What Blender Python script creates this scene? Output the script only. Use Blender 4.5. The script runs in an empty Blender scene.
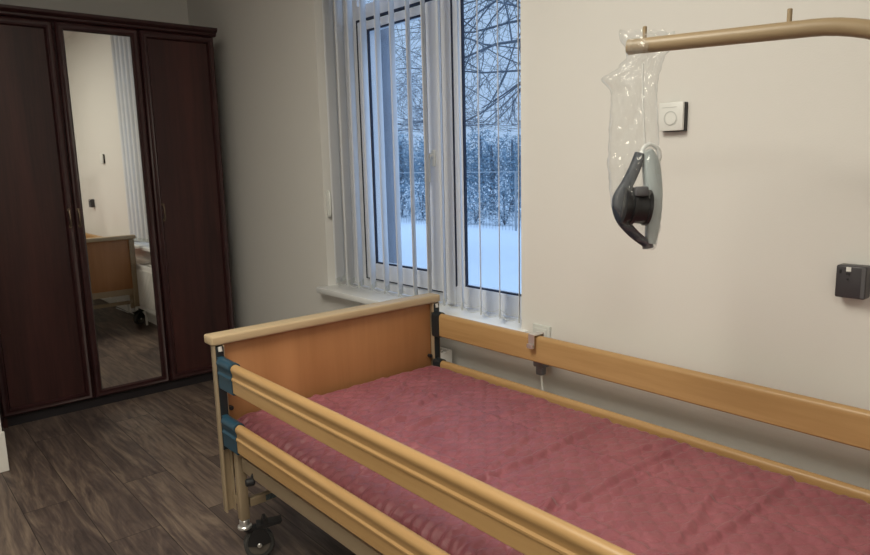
import bpy, bmesh, math, random
from mathutils import Vector, Matrix, noise
random.seed(7)
PI = math.pi
scn = bpy.context.scene
COL = scn.collection

# ------------------------------------------------------------------ materials
def new_mat(name):
    m = bpy.data.materials.new(name); m.use_nodes = True
    nt = m.node_tree
    return m, nt, nt.nodes['Principled BSDF'], nt.nodes['Material Output']

def plain(name, col, rough=0.5, metal=0.0, spec=0.5, bump=0.0, bscale=60.0, var=0.0, vscale=8.0, coat=0.0):
    m, nt, b, o = new_mat(name)
    b.inputs['Base Color'].default_value = (*col, 1)
    b.inputs['Roughness'].default_value = rough
    b.inputs['Metallic'].default_value = metal
    b.inputs['Specular IOR Level'].default_value = spec
    b.inputs['Coat Weight'].default_value = coat
    tc = nt.nodes.new('ShaderNodeTexCoord')
    if var > 0:
        n = nt.nodes.new('ShaderNodeTexNoise'); n.inputs['Scale'].default_value = vscale
        n.inputs['Detail'].default_value = 4
        nt.links.new(tc.outputs['Object'], n.inputs['Vector'])
        r = nt.nodes.new('ShaderNodeValToRGB')
        r.color_ramp.elements[0].position = 0.3; r.color_ramp.elements[1].position = 0.7
        r.color_ramp.elements[0].color = (*[c * (1 - var) for c in col], 1)
        r.color_ramp.elements[1].color = (*[min(1, c * (1 + var)) for c in col], 1)
        nt.links.new(n.outputs['Fac'], r.inputs['Fac'])
        nt.links.new(r.outputs['Color'], b.inputs['Base Color'])
    if bump > 0:
        n2 = nt.nodes.new('ShaderNodeTexNoise'); n2.inputs['Scale'].default_value = bscale
        n2.inputs['Detail'].default_value = 5
        nt.links.new(tc.outputs['Object'], n2.inputs['Vector'])
        bp = nt.nodes.new('ShaderNodeBump'); bp.inputs['Strength'].default_value = bump
        bp.inputs['Distance'].default_value = 0.01
        nt.links.new(n2.outputs['Fac'], bp.inputs['Height'])
        nt.links.new(bp.outputs['Normal'], b.inputs['Normal'])
    return m

def wood(name, dark, light, axis='X', rough=0.45, grain=1.0, scale=14.0, coat=0.0, spec=0.4):
    """wood with the grain running along one object axis"""
    m, nt, b, o = new_mat(name)
    b.inputs['Roughness'].default_value = rough
    b.inputs['Coat Weight'].default_value = coat
    b.inputs['Coat Roughness'].default_value = 0.25
    b.inputs['Specular IOR Level'].default_value = spec
    tc = nt.nodes.new('ShaderNodeTexCoord')
    mp = nt.nodes.new('ShaderNodeMapping')
    s = {'X': (0.06, 1, 1), 'Y': (1, 0.06, 1), 'Z': (1, 1, 0.06)}[axis]
    mp.inputs['Scale'].default_value = s
    nt.links.new(tc.outputs['Object'], mp.inputs['Vector'])
    n = nt.nodes.new('ShaderNodeTexNoise'); n.inputs['Scale'].default_value = scale
    n.inputs['Detail'].default_value = 8; n.inputs['Roughness'].default_value = 0.6
    n.inputs['Distortion'].default_value = 0.6
    nt.links.new(mp.outputs['Vector'], n.inputs['Vector'])
    n2 = nt.nodes.new('ShaderNodeTexNoise'); n2.inputs['Scale'].default_value = scale * 9
    n2.inputs['Detail'].default_value = 3
    nt.links.new(mp.outputs['Vector'], n2.inputs['Vector'])
    mx = nt.nodes.new('ShaderNodeMath'); mx.operation = 'MULTIPLY_ADD'
    mx.inputs[1].default_value = 0.3 * grain; mx.inputs[2].default_value = -0.12 * grain
    nt.links.new(n2.outputs['Fac'], mx.inputs[0])
    ad = nt.nodes.new('ShaderNodeMath'); ad.operation = 'ADD'
    nt.links.new(n.outputs['Fac'], ad.inputs[0]); nt.links.new(mx.outputs[0], ad.inputs[1])
    r = nt.nodes.new('ShaderNodeValToRGB')
    r.color_ramp.elements[0].position = 0.32; r.color_ramp.elements[1].position = 0.74
    r.color_ramp.elements[0].color = (*dark, 1); r.color_ramp.elements[1].color = (*light, 1)
    nt.links.new(ad.outputs[0], r.inputs['Fac'])
    nt.links.new(r.outputs['Color'], b.inputs['Base Color'])
    bp = nt.nodes.new('ShaderNodeBump'); bp.inputs['Strength'].default_value = 0.05
    bp.inputs['Distance'].default_value = 0.004
    nt.links.new(ad.outputs[0], bp.inputs['Height'])
    nt.links.new(bp.outputs['Normal'], b.inputs['Normal'])
    return m

def floor_material():
    m, nt, b, o = new_mat('floor_laminate')
    b.inputs['Roughness'].default_value = 0.5
    b.inputs['Specular IOR Level'].default_value = 0.35
    tc = nt.nodes.new('ShaderNodeTexCoord')
    br = nt.nodes.new('ShaderNodeTexBrick')
    br.offset = 0.37; br.offset_frequency = 2
    br.inputs['Color1'].default_value = (0.02, 0.02, 0.02, 1)
    br.inputs['Color2'].default_value = (0.98, 0.98, 0.98, 1)
    br.inputs['Mortar'].default_value = (0.5, 0.5, 0.5, 1)
    br.inputs['Scale'].default_value = 1.0
    br.inputs['Mortar Size'].default_value = 0.0016
    br.inputs['Brick Width'].default_value = 1.28
    br.inputs['Row Height'].default_value = 0.19
    nt.links.new(tc.outputs['Object'], br.inputs['Vector'])
    # every plank gets its own slice of the grain
    sep = nt.nodes.new('ShaderNodeSeparateColor'); nt.links.new(br.outputs['Color'], sep.inputs['Color'])
    mul = nt.nodes.new('ShaderNodeMath'); mul.operation = 'MULTIPLY'; mul.inputs[1].default_value = 17.0
    nt.links.new(sep.outputs['Red'], mul.inputs[0])
    comb = nt.nodes.new('ShaderNodeCombineXYZ'); nt.links.new(mul.outputs[0], comb.inputs['Z'])
    add = nt.nodes.new('ShaderNodeVectorMath'); add.operation = 'ADD'
    nt.links.new(tc.outputs['Object'], add.inputs[0]); nt.links.new(comb.outputs[0], add.inputs[1])
    mp = nt.nodes.new('ShaderNodeMapping'); mp.inputs['Scale'].default_value = (0.9, 6.5, 1)
    nt.links.new(add.outputs[0], mp.inputs['Vector'])
    n1 = nt.nodes.new('ShaderNodeTexNoise'); n1.inputs['Scale'].default_value = 1.7
    n1.inputs['Detail'].default_value = 7; n1.inputs['Roughness'].default_value = 0.62
    n1.inputs['Distortion'].default_value = 2.2
    nt.links.new(mp.outputs['Vector'], n1.inputs['Vector'])
    mp2 = nt.nodes.new('ShaderNodeMapping'); mp2.inputs['Scale'].default_value = (4, 90, 1)
    nt.links.new(add.outputs[0], mp2.inputs['Vector'])
    n2 = nt.nodes.new('ShaderNodeTexNoise'); n2.inputs['Scale'].default_value = 1.0; n2.inputs['Detail'].default_value = 4
    nt.links.new(mp2.outputs['Vector'], n2.inputs['Vector'])
    # combine: plank tone + figure + fine grain
    def math_(op, a, bb):
        x = nt.nodes.new('ShaderNodeMath'); x.operation = op
        for i, v in enumerate((a, bb)):
            if isinstance(v, (int, float)): x.inputs[i].default_value = v
            else: nt.links.new(v, x.inputs[i])
        return x.outputs[0]
    t = math_('ADD', math_('MULTIPLY', math_('SUBTRACT', sep.outputs['Red'], 0.5), 0.16), n1.outputs['Fac'])
    t = math_('ADD', t, math_('MULTIPLY', math_('SUBTRACT', n2.outputs['Fac'], 0.5), 0.35))
    r = nt.nodes.new('ShaderNodeValToRGB')
    e = r.color_ramp.elements
    e[0].position = 0.30; e[0].color = (0.056, 0.041, 0.039, 1)
    e[1].position = 0.76; e[1].color = (0.235, 0.175, 0.132, 1)
    k = e.new(0.5); k.color = (0.115, 0.083, 0.071, 1)
    nt.links.new(t, r.inputs['Fac'])
    mixm = nt.nodes.new('ShaderNodeMix'); mixm.data_type = 'RGBA'
    nt.links.new(br.outputs['Fac'], mixm.inputs['Factor'])
    nt.links.new(r.outputs['Color'], mixm.inputs['A']); mixm.inputs['B'].default_value = (0.03, 0.024, 0.02, 1)
    nt.links.new(mixm.outputs['Result'], b.inputs['Base Color'])
    bp = nt.nodes.new('ShaderNodeBump'); bp.inputs['Strength'].default_value = 0.12; bp.inputs['Distance'].default_value = 0.004
    nt.links.new(t, bp.inputs['Height']); nt.links.new(bp.outputs['Normal'], b.inputs['Normal'])
    return m

def quilt_material():
    m, nt, b, o = new_mat('maroon_quilted_satin')
    b.inputs['Roughness'].default_value = 0.45
    b.inputs['Specular IOR Level'].default_value = 0.5
    b.inputs['Sheen Weight'].default_value = 0.15
    b.inputs['Sheen Roughness'].default_value = 0.4
    tc = nt.nodes.new('ShaderNodeTexCoord')
    fine = nt.nodes.new('ShaderNodeTexNoise'); fine.inputs['Scale'].default_value = 48; fine.inputs['Detail'].default_value = 5
    fine.inputs['Distortion'].default_value = 0.8
    nt.links.new(tc.outputs['Object'], fine.inputs['Vector'])
    bp = nt.nodes.new('ShaderNodeBump'); bp.inputs['Strength'].default_value = 0.5; bp.inputs['Distance'].default_value = 0.006
    nt.links.new(fine.outputs['Fac'], bp.inputs['Height']); nt.links.new(bp.outputs['Normal'], b.inputs['Normal'])
    n = nt.nodes.new('ShaderNodeTexNoise'); n.inputs['Scale'].default_value = 9; n.inputs['Detail'].default_value = 4
    nt.links.new(tc.outputs['Object'], n.inputs['Vector'])
    r = nt.nodes.new('ShaderNodeValToRGB')
    r.color_ramp.elements[0].position = .3; r.color_ramp.elements[1].position = .7
    r.color_ramp.elements[0].color = (0.235, 0.066, 0.084, 1); r.color_ramp.elements[1].color = (0.30, 0.092, 0.112, 1)
    nt.links.new(n.outputs['Fac'], r.inputs['Fac'])
    nt.links.new(r.outputs['Color'], b.inputs['Base Color'])
    return m

def schlick(nt, f0):
    lw = nt.nodes.new('ShaderNodeLayerWeight'); lw.inputs['Blend'].default_value = 0.5
    p = nt.nodes.new('ShaderNodeMath'); p.operation = 'POWER'; p.inputs[1].default_value = 5.0
    nt.links.new(lw.outputs['Facing'], p.inputs[0])
    a = nt.nodes.new('ShaderNodeMath'); a.operation = 'MULTIPLY_ADD'; a.inputs[1].default_value = 1 - f0; a.inputs[2].default_value = f0
    nt.links.new(p.outputs[0], a.inputs[0])
    return a

def glass_material():
    m, nt, b, o = new_mat('window_glass')
    nt.nodes.remove(b)
    tr = nt.nodes.new('ShaderNodeBsdfTransparent'); tr.inputs['Color'].default_value = (0.95, 0.97, 0.97, 1)
    gl = nt.nodes.new('ShaderNodeBsdfGlossy'); gl.inputs['Roughness'].default_value = 0.02
    fr = schlick(nt, 0.04)
    mx = nt.nodes.new('ShaderNodeMixShader')
    nt.links.new(fr.outputs[0], mx.inputs[0]); nt.links.new(tr.outputs[0], mx.inputs[1]); nt.links.new(gl.outputs[0], mx.inputs[2])
    nt.links.new(mx.outputs[0], o.inputs['Surface'])
    return m

def film_material():
    m, nt, b, o = new_mat('clear_plastic_film')
    nt.nodes.remove(b)
    tr = nt.nodes.new('ShaderNodeBsdfTransparent'); tr.inputs['Color'].default_value = (0.975, 0.98, 0.98, 1)
    gl = nt.nodes.new('ShaderNodeBsdfGlossy'); gl.inputs['Roughness'].default_value = 0.11
    df = nt.nodes.new('ShaderNodeBsdfDiffuse'); df.inputs['Color'].default_value = (0.85, 0.87, 0.88, 1)
    lw = schlick(nt, 0.05)
    m1 = nt.nodes.new('ShaderNodeMixShader'); m1.inputs[0].default_value = 0.065
    nt.links.new(tr.outputs[0], m1.inputs[1]); nt.links.new(df.outputs[0], m1.inputs[2])
    m2 = nt.nodes.new('ShaderNodeMixShader')
    nt.links.new(lw.outputs[0], m2.inputs[0]); nt.links.new(m1.outputs[0], m2.inputs[1]); nt.links.new(gl.outputs[0], m2.inputs[2])
    nt.links.new(m2.outputs[0], o.inputs['Surface'])
    return m

def blind_material():
    m, nt, b, o = new_mat('blind_fabric')
    nt.nodes.remove(b)
    df = nt.nodes.new('ShaderNodeBsdfDiffuse'); df.inputs['Color'].default_value = (0.80, 0.81, 0.84, 1)
    tl = nt.nodes.new('ShaderNodeBsdfTranslucent'); tl.inputs['Color'].default_value = (0.84, 0.85, 0.88, 1)
    mx = nt.nodes.new('ShaderNodeMixShader'); mx.inputs[0].default_value = 0.13
    nt.links.new(df.outputs[0], mx.inputs[1]); nt.links.new(tl.outputs[0], mx.inputs[2])
    nt.links.new(mx.outputs[0], o.inputs['Surface'])
    return m

def glow(name, col, strength):
    m, nt, b, o = new_mat(name)
    b.inputs['Base Color'].default_value = (*col, 1)
    b.inputs['Emission Color'].default_value = (*col, 1)
    b.inputs['Emission Strength'].default_value = strength
    return m

M = {}
M['wall'] = plain('wall_paint', (0.74, 0.725, 0.70), 0.85, spec=0.2, bump=0.05, bscale=220)
M['ceiling'] = plain('ceiling_paint', (0.82, 0.81, 0.79), 0.9, spec=0.2)
M['trim'] = plain('trim_paint', (0.80, 0.78, 0.74), 0.5)
M['floor'] = floor_material()
M['mahogany'] = wood('mahogany_veneer', (0.020, 0.0062, 0.0066), (0.060, 0.018, 0.016), 'Z', rough=0.42, grain=1.0, scale=9, coat=0.06)
M['mahogany_trim'] = plain('mahogany_moulding', (0.034, 0.0105, 0.0115), 0.42, spec=0.4, var=0.2, vscale=12)
M['plinth'] = plain('dark_plinth', (0.010, 0.007, 0.010), 0.6)
M['mirror'] = plain('mirror_silver', (0.86, 0.86, 0.84), 0.015, metal=1.0)
M['bronze'] = plain('antique_bronze', (0.17, 0.125, 0.09), 0.4, metal=0.8)
M['panel'] = wood('beech_panel', (0.37, 0.165, 0.066), (0.48, 0.23, 0.10), 'Z', rough=0.42, grain=0.5, scale=7)
M['rail'] = wood('beech_rail', (0.37, 0.215, 0.085), (0.49, 0.305, 0.135), 'X', rough=0.42, grain=0.8, scale=16, coat=0.15)
M['cap'] = wood('pale_beech_edge', (0.45, 0.335, 0.20), (0.56, 0.43, 0.275), 'Y', rough=0.45, grain=0.7, scale=14)
M['frame'] = plain('beige_powder_coat', (0.36, 0.275, 0.18), 0.42, var=0.05)
M['teal'] = plain('teal_plastic', (0.012, 0.052, 0.088), 0.42)
M['dark_channel'] = plain('dark_channel', (0.012, 0.018, 0.022), 0.5)
M['rubber'] = plain('grey_rubber', (0.055, 0.055, 0.055), 0.6)
M['wheel_grey'] = plain('wheel_disc_grey', (0.12, 0.105, 0.09), 0.5)
M['black'] = plain('black_plastic', (0.014, 0.014, 0.016), 0.45)
M['chrome'] = plain('chrome', (0.72, 0.71, 0.70), 0.3, metal=0.75)
M['quilt'] = quilt_material()
M['mattress'] = plain('mattress_ticking', (0.10, 0.10, 0.13), 0.8)
M['pole'] = plain('tan_powder_coat', (0.31, 0.228, 0.135), 0.40, var=0.04)
M['film'] = film_material()
M['handle_grey'] = plain('grey_handle_plastic', (0.46, 0.52, 0.54), 0.35)
M['handle_white'] = plain('white_loop_plastic', (0.8, 0.8, 0.8), 0.35)
M['strap'] = plain('navy_strap', (0.020, 0.028, 0.045), 0.5)
M['pvc'] = plain('white_pvc', (0.72, 0.74, 0.80), 0.35)
M['seal'] = plain('dark_seal', (0.012, 0.018, 0.045), 0.6)
M['sill'] = plain('white_sill', (0.86, 0.87, 0.88), 0.22)
M['glass'] = glass_material()
M['blind'] = blind_material()
M['radiator'] = plain('white_enamel', (0.78, 0.77, 0.75), 0.4)
M['white_plastic'] = plain('white_plastic', (0.78, 0.79, 0.77), 0.4)
M['pale_plastic'] = plain('pale_socket_plastic', (0.62, 0.64, 0.62), 0.35)
M['plug_grey'] = plain('plug_grey', (0.17, 0.17, 0.19), 0.4)
M['dial_grey'] = plain('dial_grey', (0.58, 0.59, 0.58), 0.4)
M['charcoal'] = plain('charcoal_plastic', (0.048, 0.045, 0.052), 0.38)
M['grey_plastic'] = plain('grey_plastic', (0.10, 0.10, 0.11), 0.4)
M['label_grey'] = plain('printed_grey_label', (0.10, 0.13, 0.14), 0.5, var=0.5, vscale=160)
M['render'] = plain('outside_render', (0.27, 0.285, 0.33), 0.9, var=0.06)
M['snow'] = plain('snow', (0.62, 0.66, 0.70), 0.8, spec=0.2, bump=0.4, bscale=1.2)
M['bark'] = plain('hazed_bark', (0.085, 0.10, 0.125), 0.9)  # dark bark lifted towards blue, outdoor haze mixed into its colour
M['far_bark'] = plain('hazed_twigs', (0.24, 0.27, 0.31), 0.9)  # paler, bluish far trees: distance haze put into the base colour
M['foliage'] = plain('hazed_foliage', (0.18, 0.28, 0.36), 0.9, var=0.35, vscale=3)  # blue tint imitates the haze over the hedge
M['frost'] = plain('frosted_leaves', (0.70, 0.73, 0.76), 0.9)
M['wire'] = plain('galvanised_wire', (0.30, 0.33, 0.36), 0.6)
M['lamp'] = glow('lamp_diffuser', (1.0, 0.86, 0.68), 1.5)

# ------------------------------------------------------------------ mesh helpers
def B(): return bmesh.new()

def obj(name, bm, mat, parent=None, smooth=False, angle=0.6):
    bmesh.ops.recalc_face_normals(bm, faces=bm.faces)
    me = bpy.data.meshes.new(name); bm.to_mesh(me); bm.free()
    mats = mat if isinstance(mat, (list, tuple)) else [mat]
    for k in mats: me.materials.append(k)
    if smooth:
        for p in me.polygons: p.use_smooth = True
        try: me.set_sharp_from_angle(angle=angle)
        except Exception: pass
    o = bpy.data.objects.new(name, me); COL.objects.link(o)
    if parent is not None:
        o.parent = parent
        o.matrix_parent_inverse = Matrix.Translation(-Vector(parent['_abs'])) if '_abs' in parent else Matrix()
    return o

def thing(name, label, cat, loc, group=None):
    o = bpy.data.objects.new(name, None); COL.objects.link(o)
    o.empty_display_size = 0.05
    o.location = loc; o['_abs'] = list(loc)
    o['label'] = label; o['category'] = cat
    if group: o['group'] = group
    return o

def tag(o, label, cat, group=None, kind=None):
    o['label'] = label; o['category'] = cat
    if group: o['group'] = group
    if kind: o['kind'] = kind
    return o

def sub(name, bm, mat, part, smooth=False):
    """a sub-part: child of a part (parts carry world-space meshes, so no offset is needed)"""
    bmesh.ops.recalc_face_normals(bm, faces=bm.faces)
    me = bpy.data.meshes.new(name); bm.to_mesh(me); bm.free(); me.materials.append(mat)
    if smooth:
        for p in me.polygons: p.use_smooth = True
        me.set_sharp_from_angle(angle=0.6)
    o = bpy.data.objects.new(name, me); COL.objects.link(o); o.parent = part
    return o

def struct(name, bm, mat, **k):
    o = obj(name, bm, mat, **k); o['kind'] = 'structure'; return o

def box(bm, x0, x1, y0, y1, z0, z1, bev=0.0, seg=2, mi=0):
    t = bmesh.new()
    bmesh.ops.create_cube(t, size=1.0)
    for v in t.verts:
        v.co = Vector(((x0 + x1) / 2 + v.co.x * (x1 - x0), (y0 + y1) / 2 + v.co.y * (y1 - y0), (z0 + z1) / 2 + v.co.z * (z1 - z0)))
    if bev > 0:
        bmesh.ops.bevel(t, geom=list(t.edges), offset=bev, segments=seg, affect='EDGES', profile=0.5)
    merge(bm, t, mi)

def merge(bm, t, mi=0, mat=None):
    vm = {}
    for v in t.verts: vm[v] = bm.verts.new(mat @ v.co if mat else v.co)
    for f in t.faces:
        try:
            nf = bm.faces.new([vm[v] for v in f.verts]); nf.material_index = mi
        except ValueError: pass
    t.free()

def prism(bm, prof, axis, a, b, cap=True):
    """profile of 2-D points extruded along an axis: 'x' profile is (y,z); 'y' is (x,z); 'z' is (x,y)"""
    def P(p, t):
        return {'x': (t, p[0], p[1]), 'y': (p[0], t, p[1]), 'z': (p[0], p[1], t)}[axis]
    A = [bm.verts.new(P(p, a)) for p in prof]; Bv = [bm.verts.new(P(p, b)) for p in prof]
    n = len(prof)
    for i in range(n): bm.faces.new((A[i], A[(i + 1) % n], Bv[(i + 1) % n], Bv[i]))
    if cap: bm.faces.new(A[::-1]); bm.faces.new(Bv)

def tube(bm, pts, rad, seg=12, cap=True, flat=1.0):
    pts = [Vector(p) for p in pts]; n = len(pts)
    rads = rad if isinstance(rad, (list, tuple)) else [rad] * n
    prev = None; up = None
    rings = []
    for i in range(n):
        t = (pts[min(i + 1, n - 1)] - pts[max(i - 1, 0)]).normalized()
        if up is None:
            up = Vector((0, 0, 1)) if abs(t.z) < 0.9 else Vector((1, 0, 0))
        u = (up - t * up.dot(t)).normalized(); w = t.cross(u); up = u
        rings.append([bm.verts.new(pts[i] + (u * math.cos(2 * PI * k / seg) * flat + w * math.sin(2 * PI * k / seg)) * rads[i]) for k in range(seg)])
    for i in range(n - 1):
        for k in range(seg):
            bm.faces.new((rings[i][k], rings[i][(k + 1) % seg], rings[i + 1][(k + 1) % seg], rings[i + 1][k]))
    if cap and seg > 2:
        bm.faces.new(rings[0][::-1]); bm.faces.new(rings[-1])

def cyl(bm, c, axis, r, h, seg=24, bev=0.0):
    c = Vector(c); a = Vector(axis).normalized()
    if bev > 0:
        pts = [c - a * h / 2, c - a * (h / 2 - bev), c + a * (h / 2 - bev), c + a * h / 2]
        tube(bm, pts, [r - bev, r, r, r - bev], seg)
    else:
        tube(bm, [c - a * h / 2, c + a * h / 2], r, seg)

# ------------------------------------------------------------------ camera
FWD = Vector((-0.751, 0.639, -0.165))
YAW, PIT, ROL = math.radians(139.58229345), math.radians(-9.51473661), math.radians(-1.42240178)
FWD = Vector((math.cos(YAW) * math.cos(PIT), math.sin(YAW) * math.cos(PIT), math.sin(PIT)))
rt = Vector((math.sin(YAW), -math.cos(YAW), 0)); up0 = rt.cross(FWD)
RT = rt * math.cos(ROL) + up0 * math.sin(ROL); UP = -rt * math.sin(ROL) + up0 * math.cos(ROL)
cd = bpy.data.cameras.new('camera'); cam = bpy.data.objects.new('camera', cd); COL.objects.link(cam)
mw = Matrix((RT, UP, -FWD)).transposed().to_4x4(); mw.translation = Vector((0, 0, 1.35))
cam.matrix_world = mw
cd.sensor_width = 36; cd.lens = 682.54 / 870 * 36; cd.clip_start = 0.02; cd.clip_end = 300
scn.camera = cam

# ------------------------------------------------------------------ room
XL, XR, YF, YW, ZC = -4.84, 1.7, -1.7, 1.945, 2.72     # left wall, right wall, front wall, window wall, ceiling
T = 0.30                                                # wall thickness
OX0, OX1, OZ0, OZ1 = -3.19, -1.768, 0.67, 2.62          # window opening in the room face
bm = B(); box(bm, XL - .1, XR + .1, YF - .1, YW + T, -0.1, 0.0); struct('floor', bm, M['floor'])
bm = B(); box(bm, XL - .1, XR + .1, YF - .1, YW + T, ZC, ZC + .1); struct('ceiling', bm, M['ceiling'])
bm = B(); box(bm, XL - .1, XL, YF - .1, YW + T, 0, ZC); struct('wall_left', bm, M['wall'])
bm = B(); box(bm, XR, XR + .1, YF - .1, YW + T, 0, ZC); struct('wall_right', bm, M['wall'])
bm = B(); box(bm, XL, XR, YF - .1, YF, 0, ZC); struct('wall_front', bm, M['wall'])
# window wall with an opening whose left cheek is slightly splayed
bm = B()
YB = YW + T
OB0, OB1 = OX0 + 0.05, OX1 - 0.02
def quad(bm, *ps): bm.faces.new([bm.verts.new(p) for p in ps])
xs_r = [XL, OX0, OX1, XR]; zs = [0, OZ0, OZ1, ZC]
for i in range(3):
    for j in range(3):
        if i == 1 and j == 1: continue
        quad(bm, (xs_r[i], YW, zs[j]), (xs_r[i + 1], YW, zs[j]), (xs_r[i + 1], YW, zs[j + 1]), (xs_r[i], YW, zs[j + 1]))
xb = [XL, OB0, OB1, XR]
for i in range(3):
    for j in range(3):
        if i == 1 and j == 1: continue
        quad(bm, (xb[i], YB, zs[j]), (xb[i], YB, zs[j + 1]), (xb[i + 1], YB, zs[j + 1]), (xb[i + 1], YB, zs[j]))
quad(bm, (OX0, YW, OZ0), (OX0, YW, OZ1), (OB0, YB, OZ1), (OB0, YB, OZ0))
quad(bm, (OX1, YW, OZ0), (OB1, YB, OZ0), (OB1, YB, OZ1), (OX1, YW, OZ1))
quad(bm, (OX0, YW, OZ1), (OX1, YW, OZ1), (OB1, YB, OZ1), (OB0, YB, OZ1))
quad(bm, (OX0, YW, OZ0), (OB0, YB, OZ0), (OB1, YB, OZ0), (OX1, YW, OZ0))
quad(bm, (XL, YW, 0), (XL, YB, 0), (XL, YB, ZC), (XL, YW, ZC))
quad(bm, (XR, YW, 0), (XR, YW, ZC), (XR, YB, ZC), (XR, YB, 0))
quad(bm, (XL, YW, ZC), (XL, YB, ZC), (XR, YB, ZC), (XR, YW, ZC))
quad(bm, (XL, YW, 0), (XR, YW, 0), (XR, YB, 0), (XL, YB, 0))
bmesh.ops.remove_doubles(bm, verts=bm.verts, dist=1e-5)
struct('wall_back', bm, M['wall'])
# the jutting piece of wall at the photo's left edge
bm = B(); box(bm, XL, -3.555, YF, 0.405, 0, ZC); struct('wall_side', bm, M['wall'])
bm = B(); box(bm, -3.555, -3.543, YF, 0.413, 0, 0.19, 0.003); struct('baseboard_side', bm, M['trim'])
bm = B(); box(bm, XL, XR, YW - .012, YW, 0, 0.06, 0.003); struct('baseboard_back', bm, M['trim'])

# ------------------------------------------------------------------ window
win = thing('window_1', 'white framed window with bare snowy trees outside', 'window', ((OX0 + OX1) / 2, 2.1, 0.7)); win['kind'] = 'structure'
fy0, fy1 = 2.065, 2.135
gx = 2.10
bm = B()
# outer frame + mullion + transom
box(bm, -3.15, -2.985, fy0 + .005, fy1, 0.70, 2.60, .004)
box(bm, -2.345, -2.281, fy0 - .004, fy1, 0.70, 2.60, .006)
box(bm, -1.84, -1.775, fy0 + .005, fy1, 0.70, 2.60, .004)
box(bm, -2.985, -2.345, fy0 + .005, fy1, 0.70, 0.752, .004)
box(bm, -2.281, -1.84, fy0 + .002, fy1, 0.70, 0.795, .004)
box(bm, -2.985, -2.345, fy0 + .005, fy1, 2.062, 2.135, .004)
box(bm, -2.345, -1.84, fy0 + .005, fy1, 2.062, 2.135, .004)
box(bm, -3.15, -1.775, fy0 + .005, fy1, 2.54, 2.62, .004)
box(bm, -2.281, -2.225, fy0 + .006, fy0 + .027, .775, 2.062, .004)
box(bm, -1.875, -1.84, fy0 + .006, fy1, .795, 2.062, .004)
fr = obj('window_frame', bm, M['pvc'], win)
bm = B()
box(bm, -2.968, -2.889, fy0 - .012, fy1 - .015, .757, 2.054, .006)
box(bm, -2.437, -2.357, fy0 - .012, fy1 - .015, .757, 2.054, .006)
box(bm, -2.889, -2.437, fy0 - .012, fy1 - .015, .757, .842, .006)
box(bm, -2.889, -2.437, fy0 - .012, fy1 - .015, 2.008, 2.050, .006)
sash = obj('sash', bm, M['pvc'], win)
# rubber seals round the panes and in the sash gap
def ring(bm, x0, x1, z0, z1, y0, y1, w):
    box(bm, x0, x0 + w, y0, y1, z0, z1); box(bm, x1 - w, x1, y0, y1, z0, z1)
    box(bm, x0 + w, x1 - w, y0, y1, z0, z0 + w); box(bm, x0 + w, x1 - w, y0, y1, z1 - w, z1)
bm = B(); ring(bm, -2.892, -2.434, .839, 2.011, fy0 - .008, fy0 + .004, .010)
ring(bm, -2.984, -2.345, .752, 2.066, fy0 - .006, fy0 + .02, .012)
sub('seal', bm, M['seal'], sash)
bm = B(); ring(bm, -2.228, -1.872, .792, 2.066, fy0 + .009, fy0 + .022, .010)
box(bm, -2.281, -2.274, fy0 + .001, fy0 + .012, .79, 2.062)
sub('seal', bm, M['seal'], fr)
def pane(x0, x1, z0, z1, y):
    bm = B(); box(bm, x0, x1, y, y + .006, z0, z1); return bm
sub('glass_pane', pane(-2.895, -2.430, .835, 2.015, fy0 + .002), M['glass'], sash)
sub('glass_pane', pane(-2.233, -1.868, .788, 2.068, fy0 + .018), M['glass'], fr)
sub('glass_pane', pane(-2.985, -2.345, 2.135, 2.545, gx + .004), M['glass'], fr)
sub('glass_pane', pane(-2.281, -1.84, 2.135, 2.545, gx + .004), M['glass'], fr)
# handle: rosette, neck, lever hanging down
bm = B(); box(bm, -2.412, -2.384, fy0 - .022, fy0 - .011, 1.335, 1.41, .005)
tube(bm, [(-2.398, fy0 - .02, 1.385), (-2.398, fy0 - .034, 1.385), (-2.402, fy0 - .04, 1.375), (-2.404, fy0 - .04, 1.33), (-2.404, fy0 - .038, 1.265)], [.008, .009, .0095, .009, .0075], 10)
sub('window_handle', bm, M['white_plastic'], sash, True)
bm = B(); box(bm, -3.212, -1.735, 1.88, fy1 - .06, .668, .70, .007); 
obj('window_sill', bm, M['sill'], win, True)

# outside reveal / drain pipe seen through the left pane
bm = B(); cyl(bm, (-3.20, 2.40, 1.6), (0, 0, 1), .036, 4.2, 24)
for z in (-.2, 2.3):
    cyl(bm, (-3.20, 2.40, z), (0, 0, 1), .040, .05, 24); box(bm, -3.215, -3.185, YB, 2.37, z - .015, z + .015)
tag(obj('drain_pipe', bm, M['render'], None, True), 'grey drain pipe outside the left window pane', 'pipe')

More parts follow.
